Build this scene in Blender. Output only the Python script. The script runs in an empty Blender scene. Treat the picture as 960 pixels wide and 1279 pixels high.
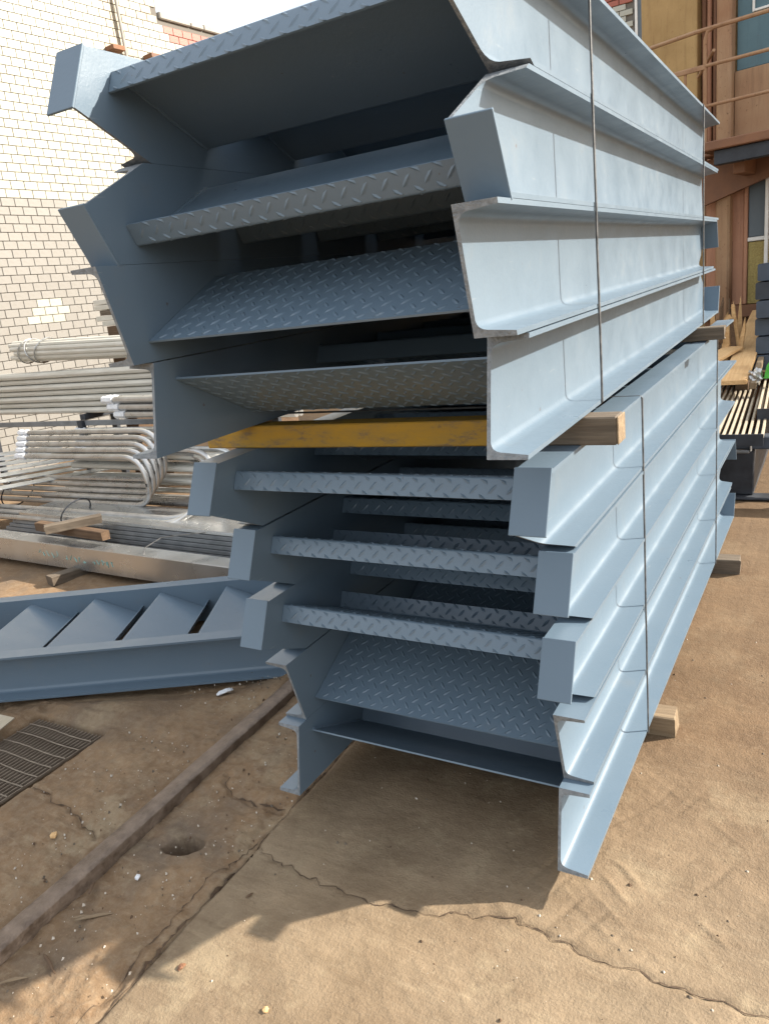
import bpy, math, random
import numpy as np
from mathutils import Vector, Matrix, Euler
R = math.radians
rng = random.Random(7)
scene = bpy.context.scene
col = scene.collection

# ------------------------------------------------------------------ camera
CAM_H = 1.455
cam_d = bpy.data.cameras.new('camera'); cam = bpy.data.objects.new('camera', cam_d); col.objects.link(cam)
right = Vector((0.86433681, 0.49128946, -0.10750143))
down = Vector((0.04123953, -0.28227596, -0.95844644))
fwd = Vector((-0.5012197, 0.82398723, -0.26424205))
m = Matrix((right, -down, -fwd)).transposed().to_4x4(); m.translation = (0, 0, CAM_H)
cam.matrix_world = m
cam_d.sensor_fit = 'HORIZONTAL'; cam_d.sensor_width = 36; cam_d.lens = 956 / 960 * 36
cam_d.clip_start = 0.05; cam_d.clip_end = 500
scene.camera = cam

# ------------------------------------------------------------------ light
SUN = Vector((1.35, 0.88, 1.0)).normalized()
world = bpy.data.worlds.new('World'); scene.world = world; world.use_nodes = True
wn = world.node_tree.nodes; wl = world.node_tree.links
sky = wn.new('ShaderNodeTexSky'); sky.sky_type = 'NISHITA'; sky.sun_disc = False
sky.sun_elevation = math.asin(SUN.z); sky.sun_rotation = math.atan2(SUN.x, SUN.y)
sky.air_density = 1.2; sky.dust_density = 3.0; sky.ozone_density = 1.0
# thin bright cloud over the whole sky
tcw = wn.new('ShaderNodeTexCoord'); nz = wn.new('ShaderNodeTexNoise'); wl.new(tcw.outputs['Generated'], nz.inputs['Vector'])
nz.inputs['Scale'].default_value = 2.2; nz.inputs['Detail'].default_value = 6
mr = wn.new('ShaderNodeMapRange'); wl.new(nz.outputs[0], mr.inputs[0])
for k_, v_ in zip((1, 2, 3, 4), (0.35, 0.65, 0.15, 0.75)): mr.inputs[k_].default_value = v_
mxw = wn.new('ShaderNodeMix'); mxw.data_type = 'RGBA'; wl.new(mr.outputs[0], mxw.inputs[0]); wl.new(sky.outputs[0], mxw.inputs[6]); mxw.inputs[7].default_value = (9.6, 9.9, 10.2, 1)
wl.new(mxw.outputs[2], wn['Background'].inputs[0]); wn['Background'].inputs[1].default_value = 0.105
sd = bpy.data.lights.new('sun', 'SUN'); sd.energy = 5.0; sd.angle = R(0.9); sd.color = (1, 0.93, 0.82)
so = bpy.data.objects.new('sun', sd); col.objects.link(so)
so.rotation_euler = SUN.to_track_quat('Z', 'Y').to_euler(); so.location = SUN * 20
vs = scene.view_settings
vs.view_transform = 'Standard'; vs.look = 'None'; vs.gamma = 1; vs.exposure = 1.22; vs.use_curve_mapping = False

# ------------------------------------------------------------------ materials
class NT:
    def __init__(s, name):
        s.m = bpy.data.materials.new(name); s.m.use_nodes = True
        s.t = s.m.node_tree; s.b = s.t.nodes['Principled BSDF']
    def n(s, typ, **kw):
        x = s.t.nodes.new(typ)
        for k, v in kw.items():
            if k[0] == 'i' and k[1:].isdigit(): s.put(x.inputs[int(k[1:])], v)
            else: setattr(x, k, v)
        return x
    def put(s, sock, v):
        if isinstance(v, bpy.types.NodeSocket): s.t.links.new(v, sock)
        else: sock.default_value = v
    def co(s, scale=(1, 1, 1), kind='Object'):
        tc = s.n('ShaderNodeTexCoord'); mp = s.n('ShaderNodeMapping'); s.put(mp.inputs[0], tc.outputs[kind]); mp.inputs[3].default_value = scale
        return mp.outputs[0]
    def noise(s, vec, scale, detail=4, rough=0.55):
        x = s.n('ShaderNodeTexNoise'); s.put(x.inputs['Vector'], vec)
        x.inputs['Scale'].default_value = scale; x.inputs['Detail'].default_value = detail; x.inputs['Roughness'].default_value = rough
        return x.outputs[0]
    def ramp(s, f, *st):
        x = s.n('ShaderNodeValToRGB'); s.put(x.inputs[0], f); e = x.color_ramp.elements
        while len(e) < len(st): e.new(0.5)
        for q, (p, c) in zip(e, st): q.position = p; q.color = (*c, 1) if len(c) == 3 else c
        return x.outputs[0]
    def val(s, f, a, b, p=0.3, q=0.7):
        x = s.n('ShaderNodeMapRange'); s.put(x.inputs[0], f)
        for k, v in zip((1, 2, 3, 4), (p, q, a, b)): x.inputs[k].default_value = v
        return x.outputs[0]
    def mix(s, f, a, b, mode='MIX'):
        x = s.n('ShaderNodeMix', data_type='RGBA', blend_type=mode)
        s.put(x.inputs[0], f)
        for k, v in ((6, a), (7, b)): s.put(x.inputs[k], (*v, 1) if isinstance(v, tuple) and len(v) == 3 else v)
        return x.outputs[2]
    def math(s, op, a, b=0.0, c=0.0):
        x = s.n('ShaderNodeMath', operation=op); s.put(x.inputs[0], a); s.put(x.inputs[1], b)
        if op in ('MULTIPLY_ADD',): s.put(x.inputs[2], c)
        return x.outputs[0]
    def bump(s, h, dist=0.002, strength=1.0):
        x = s.n('ShaderNodeBump'); s.put(x.inputs['Height'], h)
        x.inputs['Distance'].default_value = dist; x.inputs['Strength'].default_value = strength
        s.put(s.b.inputs['Normal'], x.outputs[0]); return x
    def out(s, c=None, rough=None, metal=None, spec=None):
        if c is not None: s.put(s.b.inputs['Base Color'], (*c, 1) if isinstance(c, tuple) and len(c) == 3 else c)
        if rough is not None: s.put(s.b.inputs['Roughness'], rough)
        if metal is not None: s.put(s.b.inputs['Metallic'], metal)
        if spec is not None: s.b.inputs['Specular IOR Level'].default_value = spec
        return s.m

def paint_mat():
    t = NT('blue_grey_paint'); v = t.co(kind='Object')
    n1 = t.noise(v, 2.2, 4); n2 = t.noise(v, 26, 4); n3 = t.noise(v, 7, 6, 0.7)
    c = t.mix(t.val(n1, 0, 1), (0.104, 0.148, 0.192), (0.113, 0.157, 0.200))
    c = t.mix(t.val(n2, 0, 0.10, 0.55, 0.8), c, (0.14, 0.165, 0.185))
    c = t.mix(t.val(n3, 0, 0.22, 0.58, 0.78), c, (0.16, 0.155, 0.14))
    mp = t.n('ShaderNodeMapping'); t.put(mp.inputs[0], v); mp.inputs[2].default_value = (0.3, 0.2, 0.5); mp.inputs[3].default_value = (30, 4, 60)
    sc = t.noise(mp.outputs[0], 3.0, 3, 0.5)
    c = t.mix(t.val(sc, 0, 0.45, 0.71, 0.75), c, (0.20, 0.23, 0.25))
    chip = t.noise(v, 55, 2, 0.5)
    c = t.mix(t.val(chip, 0, 0.7, 0.765, 0.785), c, (0.075, 0.05, 0.04))
    t.bump(t.noise(v, 160, 3), 0.0006, 0.5)
    return t.out(c, t.val(n3, 0.27, 0.45), 0, 0.5)
def simple(name, c1, c2, sc=8, rough=(0.5, 0.7), metal=0, bs=60, bd=0.001, stretch=(1, 1, 1), kind='Object', spec=0.4):
    t = NT(name); v = t.co(stretch, kind)
    n1 = t.noise(v, sc, 5, 0.6)
    t.bump(t.noise(v, bs, 4), bd, 0.7)
    return t.out(t.mix(t.val(n1, 0, 1), c1, c2), t.val(n1, *rough), metal, spec)

PAINT = paint_mat()
CUT = simple('torch_cut_steel', (0.13, 0.145, 0.16), (0.26, 0.275, 0.285), 90, (0.5, 0.8), 0.2, 220, 0.004, (1, 1, 1))
PLATE = simple('end_plate_paint', (0.105, 0.150, 0.194), (0.114, 0.159, 0.203), 6, (0.4, 0.55), 0, 120, 0.0005)
GALV = simple('galvanised_steel', (0.50, 0.52, 0.52), (0.70, 0.71, 0.70), 14, (0.32, 0.5), 0.75, 60, 0.0004)
PIPE = simple('dull_galvanised_pipe', (0.50, 0.48, 0.42), (0.62, 0.60, 0.54), 5, (0.35, 0.5), 0.2, 60, 0.0004, (1, 6, 6))
PIPE2 = simple('pale_pipe', (0.36, 0.355, 0.34), (0.50, 0.495, 0.48), 9, (0.22, 0.4), 0.75, 60, 0.0004)
CHAN = simple('smooth_galvanised_sheet', (0.42, 0.43, 0.43), (0.50, 0.505, 0.50), 4, (0.2, 0.34), 0.85, 60, 0.0003)
WRAP = simple('white_plastic_wrap', (0.60, 0.61, 0.63), (0.72, 0.72, 0.72), 30, (0.25, 0.4), 0, 40, 0.01)
DARKG = simple('grey_sheet_steel', (0.16, 0.17, 0.18), (0.25, 0.26, 0.27), 10, (0.4, 0.6), 0.4)
RUST = simple('rusty_rail_steel', (0.10, 0.070, 0.050), (0.24, 0.18, 0.135), 22, (0.35, 0.7), 0.35, 70, 0.006)
BLACK = simple('black_steel', (0.018, 0.02, 0.025), (0.045, 0.05, 0.06), 9, (0.45, 0.65), 0.1)
NAVY = simple('navy_painted_beam', (0.035, 0.045, 0.06), (0.06, 0.075, 0.10), 9, (0.4, 0.6))
WIRE = simple('binding_wire_steel', (0.05, 0.052, 0.055), (0.16, 0.155, 0.15), 40, (0.4, 0.55), 0.3)
def yellow_mat():
    t = NT('worn_yellow_paint'); v = t.co((3, 9, 9)); n1 = t.noise(v, 4, 6, 0.7); n2 = t.noise(t.co(), 30, 5, 0.7)
    c = t.mix(t.val(n1, 0, 1, 0.35, 0.6), (0.42, 0.235, 0.025), (0.33, 0.20, 0.045))
    c = t.mix(t.val(n1, 0, 0.85, 0.55, 0.66), c, (0.17, 0.125, 0.08)); c = t.mix(t.val(n2, 0, 0.8, 0.58, 0.7), c, (0.14, 0.10, 0.065))
    t.bump(n2, 0.003, 0.8); return t.out(c, 0.75, 0, 0.25)
YELLOW = yellow_mat()
def wood(name, a, b):
    t = NT(name); v = t.co((1, 14, 14)); n1 = t.noise(v, 6, 6, 0.65); n2 = t.noise(t.co(), 5, 4)
    c = t.mix(t.val(n1, 0, 1), a, b); c = t.mix(t.val(n2, 0, 0.45, 0.5, 0.75), c, (a[0] * 0.45, a[1] * 0.42, a[2] * 0.4))
    t.bump(n1, 0.003, 0.8); return t.out(c, 0.8, 0, 0.25)
WOOD = wood('sawn_timber', (0.145, 0.102, 0.064), (0.27, 0.20, 0.125))
WOODG = wood('weathered_timber', (0.085, 0.067, 0.05), (0.165, 0.132, 0.098))
WOODB = wood('brown_timber', (0.075, 0.046, 0.028), (0.145, 0.092, 0.055))
WOODO = wood('fresh_orange_timber', (0.52, 0.30, 0.13), (0.66, 0.44, 0.22))

def brick_mat(name, a, b, sc=3):
    t = NT(name); v = t.co(kind='Object')
    oi = t.n('ShaderNodeObjectInfo'); ge = t.n('ShaderNodeNewGeometry')
    r = t.math('FRACT', t.math('ADD', oi.outputs['Random'], ge.outputs['Random Per Island']))
    c = t.mix(r, a, b)
    n = t.noise(t.co(kind='Object'), 18, 5, 0.65)
    c = t.mix(t.val(n, 0, 0.25, 0.5, 0.8), c, (a[0] * 0.7, a[1] * 0.62, a[2] * 0.5))
    t.bump(t.noise(v, 60, 4), 0.0015, 0.6); return t.out(c, 0.45, 0, 0.4)
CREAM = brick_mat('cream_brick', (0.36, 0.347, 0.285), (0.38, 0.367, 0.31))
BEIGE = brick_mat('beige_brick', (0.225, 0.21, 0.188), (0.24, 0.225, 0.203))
STAINB = brick_mat('stained_brick', (0.29, 0.245, 0.175), (0.31, 0.265, 0.195))
REDB = brick_mat('red_brick', (0.28, 0.075, 0.048), (0.32, 0.095, 0.06))
MORTAR = simple('grey_mortar', (0.135, 0.12, 0.10), (0.165, 0.148, 0.13), 10, (0.8, 0.95), 0, 90, 0.003)
STONE = simple('coping_stone', (0.30, 0.28, 0.25), (0.42, 0.39, 0.34), 10, (0.8, 0.95))
def weathered(name, c1, c2, rust=(0.11, 0.05, 0.025), amt=0.8):
    t = NT(name); v = t.co(); n1 = t.noise(v, 2.4, 5, 0.6); st = t.noise(t.co((5, 5, .45)), 4, 6, 0.7); sp = t.noise(v, 28, 4, 0.7)
    c = t.mix(t.val(n1, 0, 1), c1, c2)
    c = t.mix(t.val(st, 0, 0.6 * amt, 0.5, 0.75), c, (c1[0] * .45, c1[1] * .4, c1[2] * .4))
    c = t.mix(t.val(sp, 0, amt, 0.62, 0.72), c, rust)
    t.bump(sp, 0.003, 0.7); return t.out(c, t.val(n1, 0.55, 0.8), 0, 0.35)
OCHRE = weathered('ochre_painted_wall', (0.29, 0.175, 0.062), (0.42, 0.275, 0.12))
ORANGE = weathered('orange_painted_steel', (0.34, 0.16, 0.09), (0.44, 0.23, 0.14))
RUSTB = simple('rust_brown_steel', (0.14, 0.065, 0.035), (0.24, 0.115, 0.06), 4, (0.6, 0.85), 0, 50, 0.003)
TANP = weathered('tan_painted_steel', (0.36, 0.225, 0.125), (0.28, 0.15, 0.08), amt=1.0)
TEAL = weathered('teal_painted_panel', (0.07, 0.125, 0.15), (0.11, 0.18, 0.20), (0.10, 0.10, 0.09), 0.5)
SLATE = simple('slate_grey_panel', (0.085, 0.105, 0.12), (0.11, 0.13, 0.145), 3, (0.5, 0.7))
GOLD = simple('gold_mesh_panel', (0.23, 0.17, 0.05), (0.42, 0.33, 0.12), 55, (0.5, 0.7), 0, 90, 0.02)
WHITE = simple('white_painted_trim', (0.60, 0.57, 0.52), (0.72, 0.70, 0.66), 10)
GREEN = simple('green_plastic', (0.05, 0.30, 0.03), (0.09, 0.42, 0.06), 10, (0.3, 0.5))
GRATE = simple('dirty_grate_steel', (0.15, 0.115, 0.085), (0.25, 0.20, 0.15), 20, (0.5, 0.8), 0.2)
TANG = simple('tan_grating_steel', (0.34, 0.29, 0.21), (0.44, 0.38, 0.29), 9, (0.5, 0.7), 0.2)
CHALK = simple('turquoise_chalk', (0.22, 0.45, 0.42), (0.35, 0.55, 0.50), 60, (0.8, 0.9))
ROCK = simple('pale_rubble', (0.36, 0.30, 0.23), (0.55, 0.50, 0.43), 20, (0.8, 0.95))

# ------------------------------------------------------------------ mesh helpers
class MB:
    def __init__(s): s.v = []; s.f = []; s.mi = []
    def add(s, vs, fs, mi=0):
        o = len(s.v); s.v += [tuple(p) for p in vs]; s.f += [tuple(i + o for i in f) for f in fs]; s.mi += [mi] * len(fs); return s
    def box(s, a, b, bev=0.0, mat=None, mi=0):
        x0, y0, z0 = a; x1, y1, z1 = b
        if bev:
            vs = []; e = bev
            # chamfered box: 24 verts
            P = [(x, y, z) for x in (0, 1) for y in (0, 1) for z in (0, 1)]
            lo, hi = (x0, y0, z0), (x1, y1, z1); idx = {}
            for c in P:
                for ax in range(3):
                    q = []
                    for k in range(3):
                        base = hi[k] if c[k] else lo[k]
                        q.append(base if k == ax else base + (-e if c[k] else e))
                    idx[(c, ax)] = len(vs); vs.append(q)
            fs = []
            for ax in range(3):
                o = [k for k in range(3) if k != ax]
                for sgn in (0, 1):
                    ring = []
                    for (p, q) in ((0, 0), (1, 0), (1, 1), (0, 1)):
                        c = [0] * 3; c[ax] = sgn; c[o[0]] = p; c[o[1]] = q; ring.append(idx[(tuple(c), ax)])
                    fs.append(ring)
            for ax in range(3):
                o = [k for k in range(3) if k != ax]
                for p in (0, 1):
                    for q in (0, 1):
                        c0 = [0] * 3; c0[o[0]] = p; c0[o[1]] = q; c1 = list(c0); c1[ax] = 1
                        c0, c1 = tuple(c0), tuple(c1)
                        fs.append([idx[(c0, o[0])], idx[(c1, o[0])], idx[(c1, o[1])], idx[(c0, o[1])]])
            for c in P: fs.append([idx[(c, 0)], idx[(c, 1)], idx[(c, 2)]])
        else:
            vs = [(x, y, z) for x in (x0, x1) for y in (y0, y1) for z in (z0, z1)]
            fs = [(0, 1, 3, 2), (4, 6, 7, 5), (0, 4, 5, 1), (2, 3, 7, 6), (0, 2, 6, 4), (1, 5, 7, 3)]
        if mat is not None: vs = [mat @ Vector(p) for p in vs]
        return s.add(vs, fs, mi)
    def tube(s, pts, r, k=8, caps=True, mi=0):
        pts = [Vector(p) for p in pts]; n = len(pts); rings = []
        up = None
        for i, p in enumerate(pts):
            d = (pts[min(i + 1, n - 1)] - pts[max(i - 1, 0)]).normalized()
            if up is None:
                a = Vector((0, 0, 1)) if abs(d.z) < 0.9 else Vector((1, 0, 0)); up = (a - d * a.dot(d)).normalized()
            else:
                up = (up - d * up.dot(d)).normalized()
            sd = d.cross(up)
            rr = r[i] if isinstance(r, (list, tuple)) else r
            rings.append([p + (up * math.cos(t) + sd * math.sin(t)) * rr for t in [2 * math.pi * j / k for j in range(k)]])
        vs = [q for ring in rings for q in ring]; fs = []
        for i in range(n - 1):
            for j in range(k): fs.append((i * k + j, i * k + (j + 1) % k, (i + 1) * k + (j + 1) % k, (i + 1) * k + j))
        if caps: fs.append(tuple(range(k - 1, -1, -1))); fs.append(tuple((n - 1) * k + j for j in range(k)))
        return s.add(vs, fs, mi)
    def prism(s, poly, ax, a, b, mat=None, mi=0):
        # poly 2d in the other two axes; extrude along ax
        n = len(poly); vs = []
        for h in (a, b):
            for p in poly:
                q = [0, 0, 0]; o = [k for k in range(3) if k != ax]; q[o[0]] = p[0]; q[o[1]] = p[1]; q[ax] = h; vs.append(Vector(q))
        if mat is not None: vs = [mat @ p for p in vs]
        fs = [tuple(range(n)), tuple(range(2 * n - 1, n - 1, -1))] + [(i, i + n, (i + 1) % n + n, (i + 1) % n) for i in range(n)]
        return s.add(vs, fs, mi)
    def mesh(s, name, mats, smooth=False, fix=True):
        me = bpy.data.meshes.new(name); me.from_pydata(s.v, [], s.f)
        for q in (mats if isinstance(mats, (list, tuple)) else [mats]): me.materials.append(q)
        if any(s.mi): me.polygons.foreach_set('material_index', s.mi)
        if fix:
            import bmesh
            bm = bmesh.new(); bm.from_mesh(me); bmesh.ops.recalc_face_normals(bm, faces=bm.faces); bm.to_mesh(me); bm.free()
        if smooth:
            me.polygons.foreach_set('use_smooth', [True] * len(me.polygons))
            me.set_sharp_from_angle(angle=R(35))
        me.update(); return me
    def build(s, name, mats, parent=None, smooth=False, **kw):
        return put(name, s.mesh(name, mats, smooth), parent, **kw)

def put(name, me, parent=None, loc=None, rot=None):
    o = bpy.data.objects.new(name, me); col.objects.link(o)
    if parent is not None: o.parent = parent
    if loc is not None: o.location = loc
    if rot is not None: o.rotation_euler = rot
    return o
def tag(o, label, cat, group=None):
    o['label'] = label; o['category'] = cat
    if group: o['group'] = group
    return o
def thing(name, label, cat, loc=(0, 0, 0), rot=(0, 0, 0), group=None):
    o = put(name, None, None, loc, rot); o.empty_display_size = 0.1
    return tag(o, label, cat, group)
def struct(o, kind='structure'): o['kind'] = kind; return o

# ------------------------------------------------------------------ ground
def gz(x, y):
    return 0.03 * np.clip(y - 1.7, -1.5, 6)
gr_rng = np.random.default_rng(3)
def vnoise(x, y, sc, seed):
    g = np.random.default_rng(seed).random((128, 128)); x = x * sc + 31.7; y = y * sc + 17.3
    xi = np.floor(x).astype(int); yi = np.floor(y).astype(int); fx = x - xi; fy = y - yi
    fx = fx * fx * (3 - 2 * fx); fy = fy * fy * (3 - 2 * fy)
    a = g[xi % 128, yi % 128]; b = g[(xi + 1) % 128, yi % 128]; c = g[xi % 128, (yi + 1) % 128]; d = g[(xi + 1) % 128, (yi + 1) % 128]
    return (a * (1 - fx) + b * fx) * (1 - fy) + (c * (1 - fx) + d * fx) * fy - 0.5
def segdist(X, Y, pts):
    D = np.full(X.shape, 9.0)
    for (x0, y0), (x1, y1) in zip(pts, pts[1:]):
        dx, dy = x1 - x0, y1 - y0; L2 = dx * dx + dy * dy
        t = np.clip(((X - x0) * dx + (Y - y0) * dy) / L2, 0, 1)
        D = np.minimum(D, np.hypot(X - x0 - t * dx, Y - y0 - t * dy))
    return D
def jag(pts, n, amp, seed):
    r = random.Random(seed); out = []
    for a, b in zip(pts, pts[1:]):
        for i in range(n):
            t = i / n; out.append((a[0] + (b[0] - a[0]) * t + r.uniform(-amp, amp), a[1] + (b[1] - a[1]) * t + r.uniform(-amp, amp)))
    return out + [pts[-1]]
DRAIN = (-2.72, -2.345, 0.85, 1.63)
def make_ground():
    def axis(lo, hi, st, far):
        c = list(np.arange(lo, hi + st / 2, st)); a = []; d = st
        p = lo
        while p > -far: d *= 1.35; p -= d; a.append(p)
        b = []; d = st; p = hi
        while p < far: d *= 1.35; p += d; b.append(p)
        return np.array(a[::-1] + c + b)
    xs = axis(-3.05, 0.75, 0.0062, 160); ys = axis(0.55, 2.7, 0.0062, 160)
    X, Y = np.meshgrid(xs, ys, indexing='ij')
    wob = 0.012 * vnoise(X, Y, 6, 1) + 0.006 * vnoise(X, Y, 25, 2)
    near = np.clip(1 - np.maximum(np.abs(X + 1.2) - 2.2, 0) / 2, 0, 1) * np.clip(1 - np.maximum(np.abs(Y - 1.9) - 1.6, 0) / 2, 0, 1)
    Z = gz(X, Y)
    jx = -1.385 - 0.02 * np.clip(Y - 1.4, -1, 2) + wob
    left = 1 / (1 + np.exp(-(jx - X) / 0.006))
    h = 0.007 * vnoise(X, Y, 3, 4) + 0.003 * vnoise(X, Y, 11, 5) + 0.0012 * vnoise(X, Y, 45, 6)
    rough = 0.020 * vnoise(X, Y, 2.6, 7) + 0.014 * vnoise(X, Y, 8, 8) + 0.010 * vnoise(X, Y, 24, 9) + 0.0065 * vnoise(X, Y, 60, 19)
    rough = rough * (1 - 0.7 * np.clip((Y - 1.7) / 0.15, 0, 1))
    h = h * (1 - left) + (h + rough - 0.004) * left
    h -= 0.016 * np.exp(-((X - jx) / 0.006) ** 2) * (0.5 + 1.0 * np.clip(vnoise(X, Y, 7, 10) + 0.4, 0, 1))
    # broken edge strip along the joint
    h -= 0.022 * left * np.exp(-((X - jx + 0.035) / 0.035) ** 2) * np.clip(vnoise(X, Y, 9, 11) * 2.6, 0, 1)
    cr = segdist(X, Y, jag([(-1.40, 1.36), (-1.24, 1.335), (-1.02, 1.30), (-0.846, 1.329), (-0.62, 1.395), (-0.45, 1.37), (-0.06, 1.355), (0.5, 1.36)], 9, 0.010, 5))
    h -= 0.004 * np.exp(-(cr / 0.007) ** 2) * (0.55 + 0.9 * np.clip(vnoise(X, Y, 10, 12) + 0.4, 0, 1))
    cr2 = segdist(X, Y, jag([(-1.40, 1.52), (-1.62, 1.53), (-1.70, 1.60)], 5, 0.012, 8)); h -= 0.012 * np.exp(-(cr2 / 0.008) ** 2)
    cr3 = segdist(X, Y, jag([(-1.90, 1.22), (-2.1, 1.28), (-2.34, 1.30)], 6, 0.015, 9)); h -= 0.012 * np.exp(-(cr3 / 0.008) ** 2)
    cr4 = segdist(X, Y, jag([(-0.62, 1.08), (-0.60, 0.95), (-0.66, 0.8)], 5, 0.012, 29)); h -= 0.007 * np.exp(-(cr4 / 0.006) ** 2)
    # hole
    hd = np.hypot((X + 1.60) * 0.92 + (Y - 1.295) * 0.5, ((Y - 1.295) * 0.9 - (X + 1.60) * 0.45) * 1.7) + 0.012 * vnoise(X, Y, 30, 14)
    h -= 0.085 / (1 + np.exp(np.clip((hd - 0.062) / 0.0024, -50, 50)))
    # tyre chevrons in the dried mud at the right
    tm = np.clip(vnoise(X, Y, 1.6, 15) + 0.35, 0, 1) / (1 + np.exp(-(X + 0.75) / 0.1))
    stripe = np.clip(np.sin((X * 0.75 + Y * 1.0) * 95 + 5 * vnoise(X, Y, 5, 16)) - 0.55, 0, 1) * np.clip(vnoise(X, Y, 9, 17) * 3, 0, 1)
    stripe2 = np.clip(np.sin((X * 1.0 - Y * 0.55) * 80 + 4 * vnoise(X, Y, 4, 18)) - 0.6, 0, 1) * np.clip(vnoise(X, Y, 8, 20) * 3, 0, 1)
    h += 0.010 * tm * (stripe - stripe2)
    # raised concrete shelf behind the drain, and drain pit
    x0, x1, y0, y1 = DRAIN
    lump = np.clip((Y - 1.66 - 0.05 * vnoise(X, Y, 5, 21)) / 0.05, 0, 1) * np.clip((-1.95 - X) / 0.25, 0, 1) * np.clip((2.0 - Y) / 0.25, 0, 1)
    lump2 = np.clip((-2.74 - X + 0.04 * vnoise(X, Y, 6, 22)) / 0.05, 0, 1)
    h += 0.022 * np.maximum(lump, lump2) + 0.03 * np.maximum(lump, lump2) * vnoise(X, Y, 4, 23)
    pit = (1 / (1 + np.exp(-(X - x0) / 0.004))) * (1 / (1 + np.exp((X - x1) / 0.004))) * (1 / (1 + np.exp(-(Y - y0) / 0.004))) * (1 / (1 + np.exp((Y - y1) / 0.004)))
    h -= (0.03 + 0.02 * np.clip(-2.2 - X, 0, 1)) * np.clip((Y - 1.50 - 0.543 * (X + 2.98)) / 0.12, 0, 1) * np.clip((-1.9 - X) / 0.15, 0, 1)
    flat = np.exp(-((np.maximum(np.abs(X - (x0 + x1) / 2) - (x1 - x0) / 2, 0) + np.maximum(np.abs(Y - (y0 + y1) / 2) - (y1 - y0) / 2, 0)) / 0.04) ** 2)
    h = h * (1 - 0.6 * flat)
    h -= 0.26 * pit
    Z = Z + h * near + 0.02 * (1 - near) * vnoise(X, Y, 0.8, 24) * np.clip(2 - np.hypot(X, Y) / 30, 0, 1)
    def height(x, y):
        i = int(np.clip(np.searchsorted(xs, x) - 1, 0, len(xs) - 2)); j = int(np.clip(np.searchsorted(ys, y) - 1, 0, len(ys) - 2))
        return float(Z[i:i + 2, j:j + 2].max())
    make_ground.height = height
    nx, ny = len(xs), len(ys)
    V = np.stack([X.ravel(), Y.ravel(), Z.ravel()], 1)
    I = np.arange(nx * ny).reshape(nx, ny)
    F = np.stack([I[:-1, :-1].ravel(), I[1:, :-1].ravel(), I[1:, 1:].ravel(), I[:-1, 1:].ravel()], 1)
    me = bpy.data.meshes.new('ground')
    me.vertices.add(len(V)); me.vertices.foreach_set('co', V.ravel())
    me.loops.add(F.size); me.loops.foreach_set('vertex_index', F.ravel().astype(np.int32))
    me.polygons.add(len(F)); me.polygons.foreach_set('loop_start', np.arange(0, F.size, 4, dtype=np.int32))
    me.polygons.foreach_set('use_smooth', np.ones(len(F), bool))
    me.update(calc_edges=True); me.validate()
    t = NT('dirty_concrete_ground'); v = t.co()
    n1 = t.noise(v, 1.1, 6, 0.6); n2 = t.noise(v, 5.5, 6, 0.65); n3 = t.noise(v, 38, 5, 0.7); n4 = t.noise(v, 170, 3, 0.6)
    base = t.mix(t.val(n2, 0, 1), (0.165, 0.117, 0.072), (0.262, 0.194, 0.124))
    base = t.mix(t.val(n1, 0, 0.6, 0.42, 0.68), base, (0.225, 0.18, 0.125))
    dirt = t.mix(t.val(n2, 0, 1), (0.150, 0.090, 0.048), (0.245, 0.160, 0.091))
    dirt = t.mix(t.val(n3, 0, 0.7, 0.45, 0.75), dirt, (0.30, 0.225, 0.15))
    dirt = t.mix(t.val(t.noise(v, 2.6, 5, 0.6), 0, 0.8, 0.5, 0.66), dirt, (0.125, 0.095, 0.07))
    sx = t.n('ShaderNodeSeparateXYZ'); t.put(sx.inputs[0], v)
    lf = t.val(t.math('ADD', sx.outputs[0], t.math('MULTIPLY', n2, 0.10)), 1, 0, -1.36, -1.32)
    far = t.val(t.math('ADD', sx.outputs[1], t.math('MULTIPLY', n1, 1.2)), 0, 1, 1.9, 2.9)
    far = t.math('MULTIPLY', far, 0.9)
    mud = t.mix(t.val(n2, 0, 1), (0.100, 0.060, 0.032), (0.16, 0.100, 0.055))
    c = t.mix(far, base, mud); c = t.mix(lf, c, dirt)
    crust = t.math('MULTIPLY', t.val(t.noise(v, 3.4, 7, 0.72), 0, 0.8, 0.52, 0.62), t.val(n3, 0.4, 1))
    c = t.mix(t.val(t.noise(v, 0.9, 3, 0.5), 0, 0.55, 0.48, 0.66), c, (0.135, 0.092, 0.056))
    agg = t.n('ShaderNodeTexVoronoi'); t.put(agg.inputs['Vector'], v); agg.inputs['Scale'].default_value = 210
    c = t.mix(t.math('MULTIPLY', t.val(agg.outputs['Distance'], 0.5, 0, 0.12, 0.3), t.val(n3, 0, 1, 0.48, 0.62)), c, (0.10, 0.075, 0.055))
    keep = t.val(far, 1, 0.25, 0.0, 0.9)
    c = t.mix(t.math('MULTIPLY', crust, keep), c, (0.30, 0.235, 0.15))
    c = t.mix(t.val(n3, 0, 0.35, 0.55, 0.8), c, (0.10, 0.068, 0.042))
    c = t.mix(t.val(n4, 0, 0.25, 0.55, 0.75), c, (0.33, 0.27, 0.195))
    mp = t.n('ShaderNodeMapping'); t.put(mp.inputs[0], t.co()); mp.inputs[2].default_value = (0, 0, R(-40)); mp.inputs[3].default_value = (2.2, 13, 1)
    smear = t.noise(mp.outputs[0], 2.0, 6, 0.7)
    c = t.mix(t.val(smear, 0, 0.5, 0.52, 0.72), c, (0.125, 0.085, 0.05))
    c = t.mix(t.math('MULTIPLY', keep, t.val(t.noise(mp.outputs[0], 3.1, 6, 0.7), 0, 0.4, 0.55, 0.75)), c, (0.34, 0.265, 0.175))
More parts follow.
